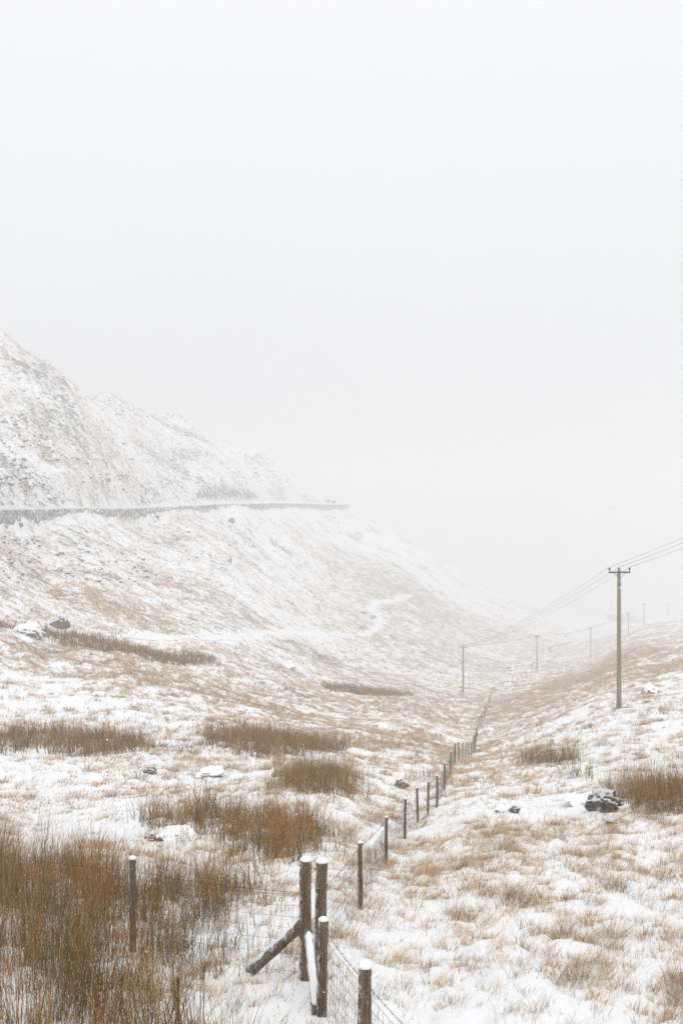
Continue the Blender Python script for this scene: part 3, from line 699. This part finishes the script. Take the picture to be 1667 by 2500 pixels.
# strainer A: top (745,2098) base (745,2392) at 10.6 m
YA = 10.6; tA = at(746, 2100, YA); gA = np.array([tA[0], YA, gz(tA[0], YA)]); hA = tA[2]-gA[2]
YB = 10.85; tB = at(778, 2106, YB); gB = np.array([tB[0]+.02, YB, gz(tB[0], YB)]); hB = tB[2]-gB[2]
YC = 9.65; tC = at(793, 2248, YC); gC = np.array([tC[0]-.03, YC, gz(tC[0], YC)]); hC = tC[2]-gC[2]
YD = 8.15; tD = at(891, 2362, YD); gD = np.array([tD[0], YD, gz(tD[0], YD)]); hD = tD[2]-gD[2]
print('post heights', hA, hB, hC, hD)
left = empty('wire_fence', gA, 'fence run with a diagonal brace going left from the corner into the rush bed', 'fence', 'stretches of wire fence')
pA, topA = add_post(left, gA, hA, .064, 11, (0, -.012), name='corner_post')
# braces
def brace(par, a, b, r, name, snow=True, label=None):
    o = Vector(par.location); a = Vector(a); b = Vector(b); d = b-a; m = MB()
    N_ = 8; m.tube([a+d*(k/N_)-o for k in range(N_+1)], [r*(1+.05*math.sin(k*1.9)) for k in range(N_+1)], 10)
    ob = m.build(name, M_post, par, smooth=True)
    if label: ob['label'] = label
    if snow:
        s = MB(); s.tube([a+d*(.03+.94*k/12)-o+Vector((0, 0, r*.62)) for k in range(13)], [r*(.25 if k in (0, 12) else .86+.07*math.sin(k*2.3)) for k in range(13)], 10)
        so = s.build('snow_cover', M_snow, ob, smooth=True)
    return ob
bq = P(612, 2372)
brace(left, (gA[0]-.03, YA-.05, tA[2]-.66), bq, .058, 'brace')
E1 = at(325, 2095, 12.0); gE = np.array([E1[0], 12.0, gz(E1[0], 12.0)]); hE = E1[2]-gE[2]
add_post(left, gE, hE, .043, 21, (.02, -.02), cap=.04)
gE2 = np.array([-5.6, 13.3, gz(-5.6, 13.3)]); add_post(left, gE2, 1.05, .043, 22, (0, 0), cap=.04)
mb = MB(); netting(left, gA, gE, hA*.66, hE*.72, 7, .16, .0016, mb=mb); netting(left, gE, gE2, hE*.72, .8, 7, .16, .0011, mb=mb); mb.build('wire_netting', M_iron, left)
mb = MB(); barbed(left, topA-Vector((0, 0, .35)), Vector(gE)+Vector((0, 0, hE*.86)), .0018, mb); barbed(left, Vector(gE)+Vector((0, 0, hE*.86)), Vector(gE2)+Vector((0, 0, .95)), .0018, mb); mb.build('barbed_wire', M_rust, left)
# near run towards the camera
near = empty('wire_fence', gC, 'nearest fence run from the corner to the bottom edge with snow covered rail', 'fence', 'stretches of wire fence')
pC, topC = add_post(near, gC, hC, .049, 31, (0, .02), cap=.035)
pD, topD = add_post(near, gD, hD, .056, 33, (0, .0), cap=.055)
gE3 = np.array([.80, 6.9, gz(.80, 6.9)]); add_post(near, gE3, .8, .05, 35, (0, 0), cap=.05)
bs = at(752, 2272, 10.45); be = P(772, 2478)
brace(near, bs, be, .046, 'rail', label='leaning rail thickly covered with snow')
mb = MB(); netting(near, gB, gC, hB*.6, hC*.8, 7, .15, .0018, mb=mb); netting(near, gC, gD, hC*.8, hD*.74, 8, .085, .0018, mb=mb); netting(near, gD, gE3, hD*.74, .6, 8, .1, .0017, mb=mb); mb.build('wire_netting', M_iron, near)
mb = MB(); barbed(near, Vector(tB)-Vector((0, 0, .62)), topC-Vector((0, 0, .05)), .002, mb); barbed(near, topC-Vector((0, 0, .06)), topD-Vector((0, .055, .09)), .002, mb)
barbed(near, topD-Vector((0, .055, .10)), Vector(gE3)+Vector((0, 0, .76)), .0024, mb); mb.build('barbed_wire', M_rust, near)
# run up the valley
run = empty('wire_fence', gB, 'long line of thin posts and netting from the corner up the valley', 'fence', 'stretches of wire fence')
pB, topB = add_post(run, gB, hB, .066, 41, (0, .01), name='corner_post')
FP = [(878,2278,2058),(941,2114,1994),(988,2048,1950),(1020,2008,1926),(1044,1990,1913),(1065,1972,1898),(1084,1930,1863),(1099,1893,1834),(1110,1866,1814),(1120,1860,1812),(1129,1856,1813),(1136,1853,1815),(1143,1854,1822),(1150,1851,1829),(1156,1840,1814),(1159,1828,1799),(1162,1812,1785),(1165,1799,1772),(1169,1781,1757),(1173,1771,1750),(1177,1761,1740),(1181,1754,1734),(1184.5,1747,1728),(1188,1739,1722),(1192,1728,1711),(1194,1716,1701),(1196,1708,1693),(1199,1699,1685),(1201,1694,1681),(1206,1689,1677)]
FP2 = FP[:14]
for a, b in zip(FP[14:-1], FP[15:]): FP2 += [a]
FP = FP2+[FP[-1]]
prev = (gB, hB, topB); netm = MB(); barm = MB()
for k, (px, py, pt) in enumerate(FP):
    g = P(px, py); h = min(1.32, max(.95 if k < 14 else 1.2, (py-pt)*g[1]/F)); rad = .036 if k < 3 else .037 if k < 9 else .042 if k < 14 else .055
    if k == 0: g = at(880, 2265, 14.1); g[2] = gz(g[0], g[1]); h = at(880, 2058, 14.1)[2]-g[2]
    o, tp = add_post(run, g, h, rad, 50+k, (random.uniform(-.02, .02), random.uniform(-.03, .03)+(.04 if k == 0 else 0)), cap=.03 if k < 9 else 0, far=k > 8)
    fr = 1 if k < 9 else 2.2
    if k < 10:
        netting(run, prev[0], g, prev[1]*.68, h*.72, 7 if k < 9 else 4, .15 if k < 4 else .3 if k < 9 else 1.0, .0022 if k < 4 else .0028 if k < 9 else .005, mb=netm)
    barbed(run, prev[2]-Vector((0, 0, .3 if k == 0 else .06)), tp-Vector((0, 0, .06)), .002 if k < 3 else (.0035 if k < 9 else .004), barm, barbs=k < 2)
    prev = (g, h, tp)
netm.build('wire_netting', M_iron, run); barm.build('barbed_wire', M_rust, run)
# far runs
def far_run(pts, step, label, h=1.15, r=.06):
    L = resample([P(a, b) for a, b in pts], step); e = empty('wire_fence', tuple(L[0]), label, 'fence', 'stretches of wire fence'); mb = MB(); pv = None
    z = H(L[:, 0], L[:, 1])
    src = None
    for k in range(len(L)):
        q = (L[k, 0], L[k, 1], float(z[k]))
        if src is None: src, tp = add_post(e, q, h, r, 90, (0, 0), cap=0, far=True)
        else:
            c = src.copy(); COL.objects.link(c); c.parent = e; c.location = Vector(q)-e.location
        tp = Vector(q)+Vector((0, 0, h*.93))
        if pv: barbed(e, pv, tp, .005, mb, barbs=False)
        pv = tp
    mb.build('wire', M_iron, e)
far_run([(1250,1667),(1257,1664),(1300,1648),(1345,1634),(1400,1624),(1440,1614)], 5.0, 'faint fence row across the valley slope behind the long fence', 1.2)
far_run([(1400,1612),(1440,1600),(1475,1592),(1520,1578)], 8.0, 'faintest short fence row higher on the right hillside', 1.3)

# ------------------------------------------------------------------ power poles
def power_pole(px, py, pyt, label, near=False, stay=False, Hn=None):
    g = P(px, py); h = (py-pyt)*g[1]/F
    e = empty('power_pole', tuple(g), label, 'power pole', 'wooden power poles of the line down the valley')
    k = 1.0 if near else 1.15
    mb = MB(); N_ = 10; mb.tube([(0, 0, -.5+(h+.5)*i/N_) for i in range(N_+1)], [(.165-.055*i/N_)*k for i in range(N_+1)], 14 if near else 8); mb.build('pole', M_pole, e, smooth=True)
    zc = h-.13; a = .64
    mb = MB(); mb.box((0, -.13, zc), (1.36, .08, .10)).build('crossarm', M_cross, e)
    for s in (-1, 1): MB().tube([(s*.42, -.13, zc-.04), (0, -.15, zc-.36)], .014 if near else .03, 5).build('arm_brace', M_cross, e)
    for x, z0 in ((-a, zc+.05), (0, h-.07), (a, zc+.05)):
        m = MB(); m.tube([(x, -.13 if x else 0, z0-.02+q) for q in (0, .09, .1, .14, .15, .2, .21, .26, .28)], [.016, .016, .05, .075, .045, .075, .05, .06, .03] if near else [.03]*2+[.08]*6+[.04], 10 if near else 6); m.build('insulator', M_ins, e, smooth=True)
    if stay: MB().tube([(0, 0, h*.8), (-3.2, -1, -.3)], .03, 4).build('stay_wire', M_cable, e); MB().box((-.3, -.13, h*.72), (1.0, .08, .08)).build('lower_crossarm', M_cross, e)
    if near: MB().tube([(0, 0, h-.95), (0, 0, h-.87)], .125, 14).build('collar', M_cross, e)
    return g, h
PPx = [(1510,1728,1392,'tall greenish power pole in the near right field, the biggest of the line'),
 (1130,1690,1578,'power pole standing left of the far end of the long fence'),
 (1310,1635,1552,'thin power pole beside the stream at the valley bottom'),
 (1441,1604,1533,'power pole with a leaning stay wire just left of the tall one'),
 (1533,1552,1497,'pale power pole right behind the tall one'),
 (1571,1527,1475,'hazy power pole on the skyline, first of the row right of the tall pole'),
 (1602,1509,1461,'higher hazy power pole next along the right skyline'),
 (1629,1503,1473,'almost vanished power pole in the fog near the right edge'),]
tops = []
for k, (a, b, c, l) in enumerate(PPx): g, h = power_pole(a, b, c, l, near=k == 0, stay=k == 3); tops.append((g, h)); print('pole', k, g, h)
g0, h0 = tops[0]
# previous pole stands beside the photographer, out of frame; wires run to it
prevtop = np.array([15.9, -12.0, 9.0])
for i, (x, nm) in enumerate(((-.64, 'left hand'), (0, 'middle'), (.64, 'right hand'))):
    pts = []
    def ins(g, h): return Vector((g[0]+x, g[1]-(.13 if x else 0), g[2]+h+.19))
    nodes = [Vector((prevtop[0]+x, prevtop[1], prevtop[2]))]+[ins(g, h) for g, h in tops[:2]]+[ins(g, h) for g, h in tops[2:6]]
    for s, (A_, B_) in enumerate(zip(nodes[:-1], nodes[1:])):
        L = (B_-A_).length; sag = (.3, 1.0, .6, .8, .8, .8)[s]
        for q in range(24): f = q/24; pts.append(A_.lerp(B_, f)-Vector((0, 0, 4*sag*f*(1-f))))
    pts.append(nodes[-1])
    o = MB().tube([p-nodes[1] for p in pts], [.009 if p.y < 60 else .011 if p.y < 120 else .015 for p in pts], 4, False).build('power_cable', M_cable); o.location = nodes[1]
    meta(o, f'thin grey {nm} cable of the three strung between the power poles', 'power cable', 'cables of the power line')

# ------------------------------------------------------------------ distant trees in the fog
def tree(loc, h, seed, label, name='bare_tree', bush=False):
    r_ = random.Random(seed); e = empty(name, loc, label, 'tree', 'bare trees in the fog'); tr = MB(); cr = MB()
    def br(p, d, L, r, lv, mb):
        q = p+d*L; mb.tube([p, p.lerp(q, .5)+Vector((r_.uniform(-1, 1), r_.uniform(-1, 1), 0))*L*.05, q], [r, r*.8, r*.6], 5, False)
        if lv == 0: return
        for k in range(4 if lv > 1 else 5):
            nd = (d+Vector((r_.uniform(-1, 1), r_.uniform(-1, 1), r_.uniform(-.2, .7)))*.75).normalized()
            br(p.lerp(q, r_.uniform(.45, 1)), nd, L*r_.uniform(.65, 1.05), r*.6, lv-1, cr)
    for k in range(3 if bush else 1):
        br(Vector((k*h*.05, 0, -.3)), Vector((r_.uniform(-.1, .1)+(k-1)*.4*bush, 0, 1)).normalized(), h*.17, h*.02, 4, tr)
    tr.build('trunk', M_bark, e); cr.build('crown', M_bark, e)
for k, (px, Y, h, l) in enumerate(((1490,640,9,'hazy bare tree at the left of the foggy grove'),(1515,650,12,'tallest hazy tree in the middle of the foggy grove'),(1535,655,11,'hazy tree right of the tallest in the foggy grove'),(1555,660,8,'small hazy tree at the right end of the foggy grove'),(1500,665,10,'hazy tree behind the gap of the foggy grove'))):
    Y *= 1.32; x = (px-CX)/F*Y; tree((x, Y, gz(x, Y)-.2), h*1.5, 60+k, l, bush=True)
for k, (px, Y, h, l) in enumerate(((800,548,5.5,'dark shrub at the far end of the hillside road'),(815,560,4.5,'smaller shrub beyond the end of the road'))):
    x = (px-CX)/F*Y; tree((x, Y, gz(x, Y)-.2), h, 80+k, l, 'bare_shrub', True)

# dock stalk
p = at(434, 2560, 9.0); p[2] = gz(p[0], p[1]); hst = at(434, 2388, 9.0)[2]-p[2]
e = MB(); e.tube([(0, 0, -.1), (.01, 0, hst*.5), (.0, 0, hst)], [.009, .008, .005], 6)
for k in range(70):
    f = .35+.65*k/70; a = k*2.4; e.tube([(0, 0, hst*f), (math.cos(a)*.016, math.sin(a)*.016, hst*f+.012)], [.006, .003], 4)
o = e.build('dock_stalk', mat_plain('dead_stalk', (.10, .045, .03), .9)); o.location = p; meta(o, 'single dead dark red dock stalk at the bottom edge', 'plant')

# ------------------------------------------------------------------ falling snow
bm = bmesh.new(); bmesh.ops.create_icosphere(bm, subdivisions=1, radius=1); bv = np.array([v.co[:] for v in bm.verts]); bf = np.array([[v.index for v in f.verts] for f in bm.faces]); bm.free()
nf = 2600; y = rng.uniform(2.5, 30, nf)**1.0; u = rng.uniform(-.5, .5, nf); tt = rng.uniform(-.5, .12, nf)
cen = np.stack([u*y, y, tt*y], 1); ok = cen[:, 2] > H(cen[:, 0], cen[:, 1])+.1; cen = cen[ok]; nf = len(cen)
sz = rng.uniform(.0014, .0034, nf)
Vv = cen[:, None]+bv[None]*sz[:, None, None]*(1+rng.normal(0, .3, (nf, len(bv), 1)))*np.array([1.2, 1, .8])
Fc = (bf[None]+(np.arange(nf)*len(bv))[:, None, None]).reshape(-1, 3)
o = np_mesh('snowflakes', Vv.reshape(-1, 3), [Fc], M_snow); meta(o, 'snowflakes falling through the air', kind='stuff')

# ------------------------------------------------------------------ haze
zmin = float(Zg.min())-1.0; zmax = float(Zg.max())+3.0; print('z range', zmin, zmax)
hz = MB().box((0, 0, (zmin+zmax)/2), (3300, 3300, zmax-zmin))
m = bpy.data.materials.new('haze'); m.use_nodes = True; nt = m.node_tree; nt.nodes.clear()
oo = nt.nodes.new('ShaderNodeOutputMaterial'); pv = nt.nodes.new('ShaderNodeVolumePrincipled'); nt.links.new(pv.outputs[0], oo.inputs['Volume'])
pv.inputs['Color'].default_value = (.935, .94, .947, 1); pv.inputs['Density'].default_value = .0026; pv.inputs['Anisotropy'].default_value = .0
h = hz.build('haze', m); meta(h, 'falling snow and fog veiling the valley', kind='stuff')

# ------------------------------------------------------------------ light
w = bpy.data.worlds.new('World'); SC.world = w; w.use_nodes = True; nt = w.node_tree; N = NT(nt)
bg = nt.nodes['Background']; sky = N.n('ShaderNodeTexSky'); sky.sky_type = 'NISHITA'; sky.sun_disc = False
SE, SR = math.radians(58), math.radians(165)
sky.sun_elevation = SE; sky.sun_rotation = SR; sky.dust_density = 4; sky.air_density = 1
# overcast: the clear sky shows only as a faint part of an even cloud sheet
tc = N.n('ShaderNodeTexCoord'); sp = N.n('ShaderNodeSeparateXYZ'); N.l(tc.outputs['Generated'], sp.inputs[0])
cl = N.noise(tc.outputs['Generated'], 1.6, 3)
cc = N.mix(N.ramp(cl, .3, .7), (7.9, 8.0, 8.2), (8.3, 8.35, 8.45))
cc = N.mix(N.ramp(sp.outputs[2], .05, .5), cc, (9.9, 9.95, 10.05))
N.l(N.mix(.93, sky.outputs[0], cc), bg.inputs['Color']); bg.inputs['Strength'].default_value = .1
sd_ = bpy.data.lights.new('sun', 'SUN'); sd_.energy = .8; sd_.angle = math.radians(30); sd_.color = (1, .99, .97)
so = bpy.data.objects.new('sun', sd_); COL.objects.link(so)
dv = Vector((math.sin(SR)*math.cos(SE), math.cos(SR)*math.cos(SE), math.sin(SE))); so.rotation_euler = dv.to_track_quat('Z', 'Y').to_euler(); so.location = (0, 0, 60)
# ------------------------------------------------------------------ camera
cd = bpy.data.cameras.new('camera'); cd.sensor_fit = 'VERTICAL'; cd.sensor_height = 36; cd.lens = F/2500*36; cd.clip_end = 6000; cd.clip_start = .05
co = bpy.data.objects.new('camera', cd); COL.objects.link(co); co.location = (0, 0, 0); co.rotation_euler = (PI/2, 0, 0); SC.camera = co
SC.view_settings.view_transform = 'Standard'; SC.view_settings.look = 'None'; SC.view_settings.exposure = 0.06; SC.view_settings.gamma = 1
SC.render.engine = 'CYCLES'; cy = SC.cycles
cy.max_bounces = 8; cy.diffuse_bounces = 3; cy.volume_bounces = 5; cy.glossy_bounces = 2; cy.transmission_bounces = 2; cy.transparent_max_bounces = 8
cy.sample_clamp_indirect = 6; cy.use_denoising = True; cy.denoiser = 'OPENIMAGEDENOISE'
